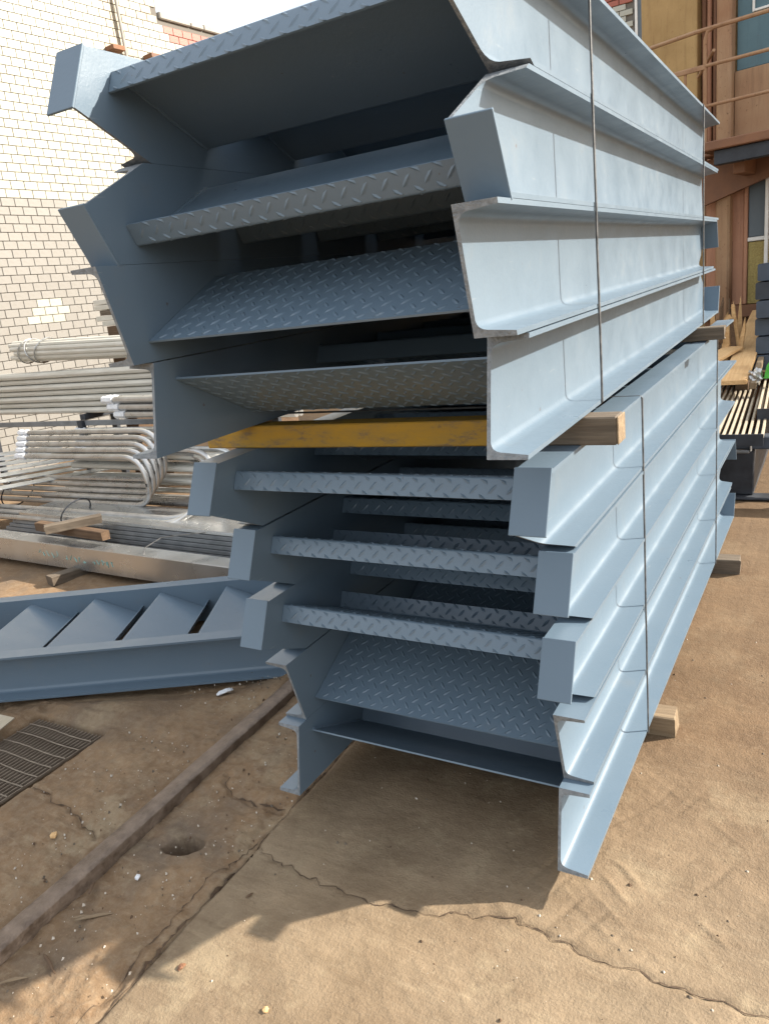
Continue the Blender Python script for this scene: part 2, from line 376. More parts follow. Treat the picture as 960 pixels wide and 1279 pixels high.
    hh = t.math('ADD', t.math('MULTIPLY', n3, 0.7), t.math('ADD', t.math('MULTIPLY', n4, 0.35), t.math('MULTIPLY', smear, 0.35)))
    t.bump(hh, 0.010, 0.6)
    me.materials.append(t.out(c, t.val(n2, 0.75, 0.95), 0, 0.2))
    return struct(put('ground', me))
ground = make_ground()
def crack(pts, seed, wmax):
    r = random.Random(seed); mb = MB(); P = []
    for a, b in zip(pts, pts[1:]):
        n = max(2, int(math.hypot(b[0] - a[0], b[1] - a[1]) / 0.015))
        P += [(a[0] + (b[0] - a[0]) * i / n + r.uniform(-.0022, .0022), a[1] + (b[1] - a[1]) * i / n + r.uniform(-.0022, .0022)) for i in range(n)]
    vs = []
    for i, (x, y) in enumerate(P):
        q = P[min(i + 1, len(P) - 1)]; p = P[max(i - 1, 0)]; d = Vector((q[0] - p[0], q[1] - p[1])).normalized()
        w = wmax * r.choice([.25, .35, .5, .7, 1.0]) * min(1, 8 * i / len(P) + .15, 8 * (1 - i / len(P)) + .15)
        for sg in (-1, 1):
            xx, yy = x - d.y * w * sg * r.uniform(.6, 1.2), y + d.x * w * sg * r.uniform(.6, 1.2); vs.append((xx, yy, make_ground.height(xx, yy) + .0008))
    mb.add(vs, [(2 * i, 2 * i + 1, 2 * i + 3, 2 * i + 2) for i in range(len(P) - 1)])
    mb.build('crack', [simple('dark_crack_dirt', (0.055, 0.036, 0.023), (0.10, 0.065, 0.04), 60, (0.9, 1.0))], ground)
crack(jag([(-1.40, 1.36), (-1.24, 1.335), (-1.02, 1.30), (-0.846, 1.329), (-0.62, 1.395), (-0.45, 1.37), (-0.06, 1.355), (0.5, 1.36)], 9, 0.010, 5), 1, .0026)
crack(jag([(-1.41, 1.53), (-1.62, 1.53), (-1.70, 1.60)], 5, 0.012, 8), 2, .0025)
crack(jag([(-1.90, 1.22), (-2.1, 1.28), (-2.34, 1.30)], 6, 0.015, 9), 3, .0025)
crack(jag([(-0.62, 1.08), (-0.60, 0.95), (-0.66, 0.8)], 5, 0.012, 29), 4, .002)
crack(jag([(-1.372, 0.6), (-1.376, 0.9), (-1.381, 1.2), (-1.384, 1.5), (-1.395, 1.9), (-1.405, 2.3)], 14, 0.003, 30), 5, .004)
crack(jag([(-1.405, 0.7), (-1.412, 1.0), (-1.43, 1.25), (-1.40, 1.42)], 12, 0.006, 31), 6, .0022)

# ------------------------------------------------------------------ stair flights
TH = R(26.0)
def end_A(z, H):               # floor end of a stringer: plumb cut then floor cut, y as a function of z
    zk = H - 0.114 * H / 0.2
    if z >= zk: return -(H - z) * math.tan(TH)
    return -(H - zk) * math.tan(TH) + (zk - z) / math.tan(TH)
def stringer_mesh(H, L, sgn, fl=0.075):
    zk = H - 0.114 * H / 0.2
    def y1(z): return L + z * math.tan(R(13))
    inner = [(0, 0), (0, .029), (0, zk), (0, H - .029), (0, H)]
    # outer side points (u outward, z), root fillet of the rolled channel
    lowf = [(fl, 0), (fl, .0085), (.030, .0122), (.026, .0125), (.0185, .0142), (.0125, .0175), (.009, .0225), (.0072, .029)]
    outer = lowf + [(.007, zk)] + [(u, H - z) for u, z in reversed(lowf)]
    sec = inner[::-1] + outer          # closed ring: down the inner face, out and up the outer side
    ring = inner[0:1] + outer + inner[:0:-1]
    n = len(ring); mb = MB()
    vs = [(sgn * u, end_A(z, H), z) for u, z in ring] + [(sgn * u, y1(z), z) for u, z in ring]
    mb.add(vs, [(i, (i + 1) % n, (i + 1) % n + n, i + n) for i in range(n)])
    ix = {p: i for i, p in enumerate(ring)}
    capi = []
    li = [ix[p] for p in [(0, 0)] + lowf + [(0, .029)]]; capi.append(li)
    capi.append([ix[(0, .029)], ix[lowf[-1]], ix[(.007, zk)], ix[(0, zk)]])
    hi_f = [(u, H - z) for u, z in reversed(lowf)]
    capi.append([ix[(0, zk)], ix[(.007, zk)], ix[hi_f[0]], ix[(0, H - .029)]])
    capi.append([ix[(0, H - .029)]] + [ix[p] for p in hi_f] + [ix[(0, H)]])
    for c in capi:
        mb.f.append(tuple(c)); mb.mi.append(1); mb.f.append(tuple(i + n for i in c)); mb.mi.append(1)
    return mb.mesh('stringer', [PAINT, CUT], smooth=True)
def end_plate_mesh(H, sgn, fl=0.075, th=0.006):
    zk = H - 0.114 * H / 0.2; mb = MB()
    t = math.tan(TH); a = Vector((0, -(H - zk) * t, zk)); b = Vector((0, 0, H)); nrm = Vector((0, -math.cos(TH), math.sin(TH)))
    a = a + (a - b).normalized() * 0.003; b = b + (b - a).normalized() * 0.002
    ang = math.atan2((b - a).y, (b - a).z)
    M = Matrix.Translation((0, a.y, a.z)) @ Matrix.Rotation(-ang, 4, 'X')
    x0, x1 = sorted((-sgn * 0.001, sgn * (fl + 0.001)))
    mb.box((x0, -th, 0), (x1, -0.0003, (b - a).length), 0.001, M)
    return mb.mesh('end_plate', [PLATE])
def arc(c, r, a0, a1, n): return [(c[0] + r * math.cos(a0 + (a1 - a0) * i / n), c[1] + r * math.sin(a0 + (a1 - a0) * i / n)) for i in range(n + 1)]
def tread_mesh(w, depth, fold, upst, th=0.0045):
    # profile in (t along tread, n towards the patterned side); bends of radius r
    r = 0.007; P = []
    P.append((0, -fold))                     # free edge of the nosing
    P += arc((r, -r), r, math.pi, math.pi / 2, 4)
    if upst:
        P += arc((depth - r, r), r, -math.pi / 2, 0, 4); P.append((depth, upst))
    else: P.append((depth, 0))
    n = len(P); off = []
    for i, p in enumerate(P):
        a = Vector(P[max(i - 1, 0)]); b = Vector(P[min(i + 1, n - 1)]); d = (b - a).normalized(); off.append((p[0] + d.y * th, p[1] - d.x * th))
    c, s = math.cos(TH), math.sin(TH)
    def T(t, nn): return (t * c + nn * s, -t * s + nn * c)      # -> (y, z) local, nose at origin
    mb = MB(); vs = []
    for x in (-w / 2, w / 2):
        for q in P + off: y, z = T(*q); vs.append((x, y, z))
    N = 2 * n; fs = []
    for i in range(n - 1):
        fs.append((i, i + 1, N + i + 1, N + i)); fs.append((n + i + 1, n + i, N + n + i, N + n + i + 1))
        for b in (0, N): fs.append((b + i, b + n + i, b + n + i + 1, b + i + 1))
    fs.append((0, N, N + n, n)); fs.append((n - 1, 2 * n - 1, N + 2 * n - 1, N + n - 1))
    mb.add(vs, fs)
    # raised lens pattern: list of (u, v, plane)
    base_n = len(mb.v)
    def plane(org, du, size):            # org (t,n), du direction in (t,n), outward normal
        nrm = (-du[1], du[0])
        sp_ = 0.042; cells = []
        for j in range(-1, int(size / sp_) + 2):
            for i in range(-1, int(w / sp_) + 2):
                cells.append((-w / 2 + i * sp_, (j + 0.5) * sp_, 1)); cells.append((-w / 2 + (i + .5) * sp_, (j + 1.0) * sp_, -1))
        for (cx, cv, sg) in cells:
            if abs(cx) > w / 2 - 0.011 or cv < -0.004 or cv > size + 0.004: continue
            if True:
                a = 0.0150; b = 0.0042; hgt = 0.0021; ca = math.cos(R(48)) * sg; sa = math.sin(R(48))
                pts = []
                for (p, q, h) in ((-a, 0, 0), (-a * .45, -b, 0), (a * .45, -b, 0), (a, 0, 0), (a * .45, b, 0), (-a * .45, b, 0), (-a * .45, 0, hgt), (a * .45, 0, hgt)):
                    x = cx + p * ca - q * sa * sg; vv = min(max(cv + p * sa + q * abs(ca), 0.0006), size - 0.0006)
                    t = org[0] + du[0] * vv + nrm[0] * (h + 0.00005); nn = org[1] + du[1] * vv + nrm[1] * (h + 0.00005)
                    y, z = T(t, nn); pts.append((x, y, z))
                F = [(0, 1, 6), (1, 2, 7, 6), (2, 3, 7), (3, 4, 7), (4, 5, 6, 7), (5, 0, 6)]
                if sg < 0: F = [f[::-1] for f in F]
                mb.add(pts, F)
    plane((r, 0), (1, 0), depth - 2 * r)
    plane((0, -fold), (0, 1), fold - r)
    if upst: plane((depth, r), (0, 1), upst - r)
    me = mb.mesh('tread', [PAINT], smooth=False, fix=True)
    me.polygons.foreach_set('use_smooth', [True] * len(me.polygons)); me.set_sharp_from_angle(angle=R(50))
    return me
def weld_mesh(depth, fold, side, w, seed):
    # lumpy fillet bead where the tread meets a stringer
    r = random.Random(seed); c, s = math.cos(TH), math.sin(TH); pts = []; rad = []
    k = 44
    for i in range(k):
        t = 0.004 + (depth - 0.008) * i / (k - 1)
        nn = -0.0055 + r.uniform(-.0008, .0008)
        pts.append((side * (w / 2 - 0.0015), t * c + nn * s, -t * s + nn * c)); rad.append(0.0032 + r.uniform(-0.0012, 0.0018))
    mb = MB().tube(pts, rad, 5); return mb.mesh('weld_bead', [PAINT], smooth=True)

MESH = {}
def get(key, fn):
    if key not in MESH: MESH[key] = fn()
    return MESH[key]
def stair(label, xc, yref, zbot, near, flip, pitch, yaw, L, w=0.79, H=0.2, group=None, nz=0.034, sp=0.363, depth=0.292, n=7, spin=None):
    """near = 'A' (floor end nearest) or 'B' (head end nearest); flip = lying upside down.
    yref: world y of the stringer's reference at the near end; zbot: world z of its underside there."""
    root = thing('stair_flight', label, 'stair', group=group)
    M = Matrix.Identity(4)
    # canonical local frame: x across, y along from floor end, z 0..H
    if near == 'B': M = Matrix.Translation((0, L, 0)) @ Matrix.Rotation(math.pi, 4, 'Z') @ M
    if flip: M = Matrix.Translation((0, 0, H)) @ Matrix.Rotation(math.pi, 4, 'Y') @ M
    Wm = Matrix.Translation((xc, yref, zbot)) @ Matrix.Rotation(-yaw, 4, 'Z') @ Matrix.Rotation(pitch, 4, 'X') @ M
    root.matrix_world = Wm
    for s in (-1, 1):
        put('stringer', get(('st', H, L, s), lambda: stringer_mesh(H, L, s)), root, (s * w / 2, 0, 0))
        put('end_plate', get(('ep', H, s), lambda: end_plate_mesh(H, s)), root, (s * w / 2, 0, 0))
    for i in range(n):
        last = i == n - 1
        y = 0.06 + sp * i if not last else L - 0.055 - depth * math.cos(TH)
        me = get(('tr', w, depth, last), lambda: tread_mesh(w - 0.003, depth, 0.05, 0 if last else 0.052))
        tr = put('tread', me, root, (0, y, H - nz))
        for s in (-1, 1):
            if i in (0, 1, n - 1, n - 2): put('weld_bead', get(('we', w, depth, s, i % 2), lambda: weld_mesh(depth, 0.05, s, w - 0.003, i + s)), tr)
    return root
PU, YU = R(1.25), R(-1.03)
PL, YL = R(1.65), R(0.58)
GU = 'stair flights of the upper bundle'; GL = 'stair flights of the lower bundle'
LU, LL = 2.80, 2.72
xU, xL = -0.915, -0.935
stair('topmost stair flight of the stack, chequered nosing facing the sky', xU, 1.228, 1.7965, 'A', False, PU, YU, LU, H=0.2075, group=GU)
stair('upside-down stair flight second from the top, with brownish nosing strip and end plates low', xU, 1.208, 1.588, 'A', True, PU, YU, LU, H=0.2075, group=GU)
stair('third stair flight from the top, chequered tread sloping up between raw cut stringer ends', xU, 1.194, 1.3795, 'B', False, PU, YU, LU, H=0.2075, group=GU)
stair('lowest stair flight of the upper bundle, resting on the yellow timber', xU, 1.255, 1.171, 'B', True, PU, YU, LU, H=0.2075, group=GU)
stair('top stair flight of the lower bundle, just under the yellow timber', xL, 1.414, 0.901, 'A', False, PL, YL, LL, H=0.2075, group=GL)
stair('second stair flight of the lower bundle, below the one under the yellow timber', xL + .004, 1.514, 0.692, 'A', False, PL, YL, LL, H=0.2075, group=GL)
stair('third stair flight of the lower bundle, lowest one with end plates in front', xL - .002, 1.523, 0.483, 'A', False, PL, YL, LL, H=0.2075, group=GL)
stair('fourth stair flight of the lower bundle, wide chequered tread sloping up', xL, 1.600, 0.274, 'B', False, PL, YL, LL, H=0.2075, group=GL)
stair('bottom stair flight of the stack, upside down on timbers just above the ground', xL, 1.566, 0.065, 'B', True, PL, YL, LL, H=0.2075, group=GL)
# the flight lying on the ground at the left, seen from its back
sd_ = stair('blue stair flight lying upside down on the ground left of the stack', 0, 0, 0, 'B', True, 0, 0, 2.72, w=0.62, H=0.2, nz=0.066, sp=0.335, depth=0.238, group=None)
fd = Vector((0.8786, 0.4776, 0)); fn = Vector((-0.4776, 0.8786, 0))
A0 = Vector((-3.029, 1.66, 0)) * 0.985 + fn * (0.075 + 0.31) + fd * (-0.93)
Mflip = Matrix.Translation((0, 0, 0.2)) @ Matrix.Rotation(math.pi, 4, 'Y') @ Matrix.Translation((0, 2.72, 0)) @ Matrix.Rotation(math.pi, 4, 'Z')
sd_.matrix_world = Matrix.Translation((A0.x, A0.y, 0.006)) @ Matrix.Rotation(math.atan2(fd.y, fd.x) - math.pi / 2, 4, 'Z') @ Mflip

# ------------------------------------------------------------------ timbers and binding wires
def timber(label, a, b, h, wd, mat, seed=0, z=0, cat='timber', group=None, name='timber', bev=0.004, tilt=0.0):
    a = Vector(a); b = Vector(b); d = b - a; L = d.length; mb = MB(); r = random.Random(seed)
    k = 8; vs = []; fs = []
    for i in range(k + 1):
        x = L * i / k
        for (y, zz) in ((-wd / 2, 0), (-wd / 2 + bev, 0), (wd / 2 - bev, 0), (wd / 2, bev), (wd / 2, h - bev), (wd / 2 - bev, h), (-wd / 2 + bev, h), (-wd / 2, h - bev)):
            vs.append((x + (r.uniform(-.004, .004) if i in (0, k) else 0), y + r.uniform(-.0012, .0012), zz + (r.uniform(-.0008, .0008))))
    for i in range(k):
        for j in range(8): fs.append((i * 8 + j, i * 8 + (j + 1) % 8, (i + 1) * 8 + (j + 1) % 8, (i + 1) * 8 + j))
    fs += [tuple(range(7, -1, -1)), tuple(k * 8 + j for j in range(8))]
    mb.add(vs, fs)
    o = put(name, mb.mesh(name, [mat]), None)
    o.matrix_world = Matrix.Translation(a) @ d.to_track_quat('X', 'Z').to_matrix().to_4x4() @ Matrix.Rotation(tilt, 4, 'X')
    return tag(o, label, cat, group)
timber('short timber under the near end of the stack, its sawn end sticking out right', (-1.52, 2.27, 0.0), (-0.395, 2.305, 0.0), 0.086, 0.085, WOOD, 1)
timber('timber under the far end of the stack, grey end sticking out right', (-1.50, 3.66, 0.035), (-0.345, 3.70, 0.04), 0.088, 0.09, WOODG, 2)
def yellow_timber():
    t = thing('spacer_timber', 'yellow painted timber between upper and lower bundles, bare brown right end', 'timber', (-1.50, 1.60, 1.114))
    t.rotation_euler = (0, 0, R(1.5))
    MB().box((0, -.035, 0), (.86, .035, .060), .003).build('painted_length', [YELLOW], t)
    MB().box((.8603, -.035, 0), (1.112, .035, .060), .003).build('bare_end', [WOODG], t)
    MB().box((1.1123, -.0345, .0005), (1.116, .0345, .0595), .0015).build('sawn_face', [WOOD], t)
    return t
yellow_timber()
timber('weathered grey timber between the bundles at their far end', (-1.5, 3.33, 1.166), (-0.385, 3.36, 1.168), 0.05, 0.08, WOODG, 4)

def wire(label, y, xc, yc0, yaw, pitch, w, z0, z1, zr):
    # loop round a bundle at distance y along it; z0/z1 = underside/top at yc0
    hw = w / 2 + 0.075 + 0.003
    cx = xc + math.sin(yaw) * (y - yc0); dz = math.tan(pitch) * (y - yc0); a, b = z0 + dz - 0.003, z1 + dz + 0.003
    r = 0.0027; c = .005
    ring = [(cx + hw, b - c), (cx + hw, a + c), (cx + hw - c, a), (cx - hw + c, a), (cx - hw, a + c), (cx - hw, b - c), (cx - hw + c, b), (cx + hw - c, b), (cx + hw, b - c)]
    pts = []
    rr = random.Random(int(y * 1000))
    for i, ((x0, zz0), (x1, zz1)) in enumerate(zip(ring, ring[1:])):
        n = 10 if abs(x1 - x0) + abs(zz1 - zz0) > .1 else 1
        for k in range(n):
            t = k / n; pts.append((x0 + (x1 - x0) * t + rr.uniform(0, .0007), y + rr.uniform(-.001, .001) + (0 if n == 1 else 0), zz0 + (zz1 - zz0) * t))
    pts.append(pts[0])
    o = MB().tube(pts, r, 6, False).build('binding_wire', [WIRE], smooth=True)
    tag(o, label, 'wire', 'wires binding the stair bundles')
wire('steel wire binding the near end of the upper bundle', 1.735, xU, 1.2, YU, PU, 0.79, 1.171, 2.003, 0)
wire('steel wire binding the far end of the upper bundle', 3.50, xU, 1.2, YU, PU, 0.79, 1.171, 2.003, 0)
wire('steel wire binding the near end of the lower bundle', 2.165, xL, 1.5, YL, PL, 0.79, 0.065, 1.107, 0)
wire('steel wire binding the far end of the lower bundle', 3.60, xL, 1.5, YL, PL, 0.79, 0.065, 1.107, 0)

# ------------------------------------------------------------------ rail, drain, debris
def rail():
    prof = [(-.034, -.06), (-.034, .012), (-.032, .0195), (-.026, .0240), (-.012, .026), (.012, .026), (.026, .0240), (.032, .0195), (.034, .012), (.034, -.06)]
    mb = MB(); ys = np.linspace(-0.5, 9, 70); vs = []
    r = random.Random(4)
    for y in ys:
        x = -1.79 - 0.028 * (y - 1.4); w = r.uniform(-.0015, .0015)
        for (u, z) in prof: vs.append((x + u * 1.0 + w, y, float(gz(0, y)) + .006 + z + r.uniform(-.0008, .0008)))
    n = len(prof)
    fs = [(i * n + j, i * n + j + 1, (i + 1) * n + j + 1, (i + 1) * n + j) for i in range(len(ys) - 1) for j in range(n - 1)]
    mb.add(vs, fs); o = mb.build('floor_rail', [RUST], smooth=True)
    tag(o, 'worn rusty steel rail set in the ground, running past the stack', 'rail')
rail()
def drain():
    x0, x1, y0, y1 = DRAIN
    t = thing('drain_grate', 'rusty steel drain grate sunk in the broken concrete at the left', 'grate', ((x0 + x1) / 2, (y0 + y1) / 2, -0.012))
    W = x1 - x0; D = y1 - y0
    bar = MB().box((-.0017, -D / 2 + .004, -.010), (.0017, D / 2 - .004, 0)).mesh('bar', [GRATE])
    k = int(W / 0.019)
    for i in range(k): put('bar', bar, t, (-W / 2 + .008 + i * (W - .016) / (k - 1), 0, 0))
    rod = MB()
    rod.tube([(-W / 2 + .004 + (W - .008) * q / 12, 0.004 * math.sin(q * .5) , .002 + .001 * (q % 2)) for q in range(13)], .0026, 6)
    rod = rod.mesh('cross_rod', [GRATE], smooth=True)
    for i in range(13): put('cross_rod', rod, t, (0, -D / 2 + .03 + i * .0585, 0))
drain()
def bracket():
    t = thing('steel_plate', 'loose pale steel plate with bolt holes at the edge of the drain grate', 'plate', (-2.80, 1.44, 0.052), (R(4), R(8), R(12)))
    MB().box((-.13, -.07, 0), (.10, .07, .006), .001).build('plate', [TANG], t)
    for (x, y) in ((.045, .03), (.045, -.03), (-.05, .0)):
        MB().tube([(x, y, .0058), (x, y, .0066)], .011, 12).build('bolt_hole', [BLACK], t)
bracket()
def gzs(x, y): return float(gz(x, y))
def chip(label, x, y, L, w, h, yaw, mat, seed, cat='wood scrap', name='wood_splinter', group='wood scraps on the ground'):
    r = random.Random(seed); mb = MB(); k = 5; vs = []; fs = []
    for i in range(k + 1):
        t = i / k; s = (0.35 + 0.65 * min(1, 3 * t, 3 * (1 - t))) * r.uniform(.8, 1.1)
        for j in range(6):
            a = j * math.pi / 3; vs.append((L * (t - .5), math.cos(a) * w / 2 * s + r.uniform(-.1, .1) * w, (math.sin(a) * .5 + .5) * h * s))
    for i in range(k):
        for j in range(6): fs.append((i * 6 + j, i * 6 + (j + 1) % 6, (i + 1) * 6 + (j + 1) % 6, (i + 1) * 6 + j))
    fs += [tuple(range(5, -1, -1)), tuple(k * 6 + j for j in range(6))]
    o = mb.add(vs, fs).build(name, [mat], None, loc=(x, y, gzs(x, y) + .001), rot=(0, 0, yaw))
    tag(o, label, cat, group)
chip('long split wood sliver lying below the rail, near the bottom left', -1.63, 0.985, .10, .010, .008, R(38), WOOD, 1)
chip('second wood sliver lying alongside the long one below the rail', -1.655, 0.975, .07, .008, .006, R(30), WOOD, 2)
chip('short dark wood stub on dirt between rail and hole', -1.72, 1.055, .045, .014, .010, R(-60), WOODB, 3)
chip('brown stick lying flat by the joint at the bottom left', -1.615, 0.835, .085, .010, .008, R(-20), WOODB, 4)
chip('stubby wood bit lying on the concrete right of the joint', -1.28, 1.205, .022, .008, .006, R(70), WOODB, 5)
chip('tiny dark red scrap with pale fleck on the sunlit concrete', -1.29, .962, .022, .016, .010, R(80), RUSTB, 6)
chip('broken orange wood piece at the bottom left corner', -1.80, .79, .07, .018, .014, R(55), WOOD, 7)
chip('splintered wood piece beside the bottom left corner piece', -1.77, .80, .06, .012, .010, R(70), WOOD, 8)
chip('thin wood sliver at the very bottom left edge', -1.66, .765, .07, .009, .007, R(40), WOOD, 9)
chip('pale crumpled scrap lying beyond the rail by the fallen stair', -2.07, 2.02, .07, .030, .018, R(60), WRAP, 12, 'scrap', 'crumpled_scrap', 'scraps on the ground')
def pebble(label, x, y, s, seed, mat=None, group='small stones on the ground'):
    import bmesh
    r = random.Random(seed); bm = bmesh.new(); bmesh.ops.create_icosphere(bm, subdivisions=1, radius=1)
    for v in bm.verts: v.co = Vector((v.co.x * s * r.uniform(.7, 1.2), v.co.y * s * r.uniform(.6, 1.0), v.co.z * s * .6 * r.uniform(.7, 1.1)))
    me = bpy.data.meshes.new('stone'); bm.to_mesh(me); bm.free(); me.materials.append(mat or ROCK)
    o = put('stone', me, None, (x, y, gzs(x, y) + s * .3), (0, 0, r.uniform(0, 6)))
    tag(o, label, 'stone', group)
pebble('white pebble in the dirt below the round hole', -1.625, 1.135, .012, 1, WRAP)
pebble('tan stone on the dirt left of the rail', -2.02, 1.16, .016, 2, WOODO)
pebble('small tan stone on the sunlit concrete at the bottom', -1.03, .955, .010, 3, WOODO)
# fine grit strewn in the dirt: uncountable
def grit():
    mb = MB(); r = random.Random(11)
    for i in range(1700):
        if r.random() < .75: x = r.uniform(-2.3, -1.4); y = r.uniform(.7, 2.6)
        else: x = r.uniform(-1.3, .6); y = r.uniform(.9, 3)
        if abs(x + 1.79) < .08 or (x < -2.33 and y < 1.66): continue
        s = r.choice([.0015, .002, .002, .003, .004, .006]) * r.uniform(.7, 1.2); z = gzs(x, y)
        P = [(x + s * r.uniform(.6, 1.3), y, z), (x - s * r.uniform(.6, 1.3), y + s * .4, z), (x, y + s * r.uniform(.6, 1.2), z), (x + .3 * s, y - s * r.uniform(.6, 1.2), z), (x, y, z + s * r.uniform(.6, 1.1)), (x, y, z - s)]
        mb.add(P, [(0, 2, 4), (2, 1, 4), (1, 3, 4), (3, 0, 4), (2, 0, 5), (1, 2, 5), (3, 1, 5), (0, 3, 5)], r.choice([0, 0, 1, 2]))
    o = mb.build('grit', [ROCK, WOODG, WOODB]); o['kind'] = 'stuff'; o['label'] = 'fine grit and crumbs strewn over dirt and concrete'; o['category'] = 'grit'
grit()

# ------------------------------------------------------------------ left: brick wall
def brick_wall():
    wd = Vector((.1036, .9946, 0)); P0 = Vector((-7.42, 5.88, 0)); out = Vector((.9946, -.1036, 0))
    t = thing('brick_wall', 'sunlit cream brick wall with beige lower courses, behind the pipes', 'wall', P0, (0, 0, math.atan2(-.1036, .9946)))
    # local axes: x = outward to the yard, y = along the wall
    CW, CH, G = .150, .0852, .0060
    top_l, top_r, S_STEP = 6.4, 5.02, 2.04
    mb = MB(); mb.box((-.34, -6, 0), (-.004, S_STEP, top_l)); mb.box((-.34, S_STEP + .001, 0), (-.004, 12, top_r - .02)); mb.build('mortar_core', [MORTAR], t)
    # ragged coping on the lower part
    r = random.Random(2); cp = MB(); y = S_STEP + .02
    while y < 12:
        L = r.uniform(.2, .5); cp.box((-.36, y, top_r - .018), (.03, y + L - .006, top_r + .045 + r.uniform(-.01, .02)), .012); y += L
    cp.build('coping', [STONE], t)
    def bm(mat): return MB().box((-.012, -CW / 2 + G / 2, -CH / 2 + G / 2), (.006, CW / 2 - G / 2, CH / 2 - G / 2), .0022).mesh('brick', [mat])
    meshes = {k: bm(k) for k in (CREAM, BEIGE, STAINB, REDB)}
    rows = int(6.35 / CH); rest = {k: MB() for k in meshes}
    single = 0
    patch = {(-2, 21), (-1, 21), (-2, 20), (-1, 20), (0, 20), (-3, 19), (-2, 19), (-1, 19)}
    for j in range(rows):
        z = (j + .5) * CH
        for i in range(-20, 60):
            y = (i + (.5 if j % 2 else 0)) * CW
            if y > 8: continue
            if z > top_r - .04 and y > S_STEP - CW / 2: continue
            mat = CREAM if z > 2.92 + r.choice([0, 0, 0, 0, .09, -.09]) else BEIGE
            if z > 2.92 and 1.2 < y < 1.62 and r.random() < .8: mat = STAINB
            if z > 2.92 and 1.74 < y < 2.0 and r.random() < .35: mat = STAINB
            if 4.75 < z < 4.92 and 2.1 < y < 3.2: mat = REDB
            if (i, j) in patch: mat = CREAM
            if -.85 < y < .72 and 1.75 < z < 4.3 and single < 300:
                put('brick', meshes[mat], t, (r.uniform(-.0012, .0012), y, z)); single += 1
            else:
                d = r.uniform(-.0012, .0012)
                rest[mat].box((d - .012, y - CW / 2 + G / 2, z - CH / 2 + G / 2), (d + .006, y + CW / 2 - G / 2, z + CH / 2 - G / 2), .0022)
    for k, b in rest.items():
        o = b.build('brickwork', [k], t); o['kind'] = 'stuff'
    pipe = MB().tube([(.05, 1.43, 7), (.05, 1.43, 5), (.05, 1.455, 4.0)], .018, 8).build('downpipe', [STONE], t, smooth=True)
    for yy in (1.27, 1.80): MB().box((0.006, yy - .08, 4.50), (.16, yy + .08, 4.55), .004).build('bracket', [RUSTB], t)
    MB().box((.006, 1.32, 3.33), (.12, 1.62, 3.365), .004).build('bracket', [RUSTB], t)
brick_wall()

# ------------------------------------------------------------------ left: pipes
def pipe(name, label, pts, r, mat, group, k=10, wrap=False):
    o = MB().tube(pts, r, k).build(name, [mat], None, smooth=True); tag(o, label, 'pipe', group)
    if wrap:
        p0 = Vector(pts[0]); d = (Vector(pts[1]) - p0).normalized(); rr = random.Random(hash(tuple(pts[0])) & 255)
        w = [p0 - d * .012 + d * (.11 * q / 5) for q in range(6)]
        MB().tube(w, [r * rr.uniform(1.12, 1.4) for _ in w], 7).build('end_wrap', [WRAP], o)
    return o
def curve(a, c, b, n=7):      # quarter bend through control point c
    a, b, c = Vector(a), Vector(b), Vector(c); return [((1 - t) ** 2 * a + 2 * t * (1 - t) * c + t * t * b)[:] for t in [i / n for i in range(n + 1)]]
def hairpin(x0, x1, x2, y, zt, zb, R_=.16):
    return [(x0, y, zt)] + [(x0 + (x1 - R_ - x0) * .5, y, zt)] + curve((x1 - R_, y, zt), (x1, y, zt), (x1, y, zt - R_)) + curve((x1, y, zb + R_ * .8), (x1, y, zb), (x1 - R_ * .8, y, zb)) + [(x2, y, zb)]
for i in range(5):
    pipe('bent_pipe', ['topmost', 'second', 'third', 'fourth', 'lowest'][i] + ' pale hairpin-bent pipe in the tall bundle at the stack corner', hairpin(-5.38 + .025 * i, -3.90 - .012 * i, -6.3, 3.64 - .034 * i, .785 - .038 * i, .44 - .036 * i, .20), .0195, PIPE2, 'tall hairpin pipes', 10, True)
ORD = ['topmost', 'second', 'third', 'fourth', 'fifth', 'sixth', 'lowest']
for i in range(4):
    pipe('bent_pipe', ['nearest', 'second', 'third', 'farthest'][i] + ' low hairpin pipe whose bend peeks out beside the lower stair ends', hairpin(-5.15 + .06 * i, -3.52 - .07 * i, -5.4, 3.72 + .045 * i, .60 - .045 * i + .03, .25, .22), .0195, PIPE2, 'low hairpin pipes', 10, False)
for i in range(4):
    pipe('bent_pipe', ORD[i] + ' silvery hairpin-bent pipe behind, its bend beside the upper stair ends', hairpin(-5.25 + .05 * i, -3.30 - .10 * i, -5.4, 4.05 - .05 * i, .72 - .065 * i, .36 - .04 * i, .24), .0215, GALV, 'rear hairpin pipes', 10, True)
for i in range(3):
    yy = 3.30 - .052 * i; zz = .285 - .02 * i
    pipe('bent_pipe', ['rear', 'middle', 'front'][i] + ' low pipe on the timber blocks, bending back at its right end', [(-6.2, yy, zz + .02), (-4.6, yy, zz + .01)] + curve((-3.62 - .03 * i, yy, zz), (-3.40 - .03 * i, yy, zz), (-3.38 - .03 * i, yy + .22, zz + .10)), .0195, PIPE2, 'low bent pipes', 10)
for i in range(2):
    for j in range(3):
        pipe('straight_pipe', ['upper', 'middle', 'lower'][j] + [' front', ' rear'][i] + ' short pipe with white wrapped end above the hairpin pipes', [(-4.62 + .05 * j, 3.85 + .05 * i, .98 - .055 * j), (-2.9, 3.85 + .05 * i, .95 - .055 * j)], .024, PIPE2, 'short wrapped pipes', 10, True)
for i in range(2):
    for j in range(3):
        pipe('straight_pipe', ['upper', 'middle', 'lower'][j] + [' front', ' rear'][i] + ' straight grey pipe between the hairpin pipes and the rack', [(-5.2 + .2 * j, 3.75 + .05 * i, .60 - .09 * j), (-2.7, 3.78 + .05 * i, .56 - .09 * j)], .022, PIPE, 'low straight pipes', 10, False)
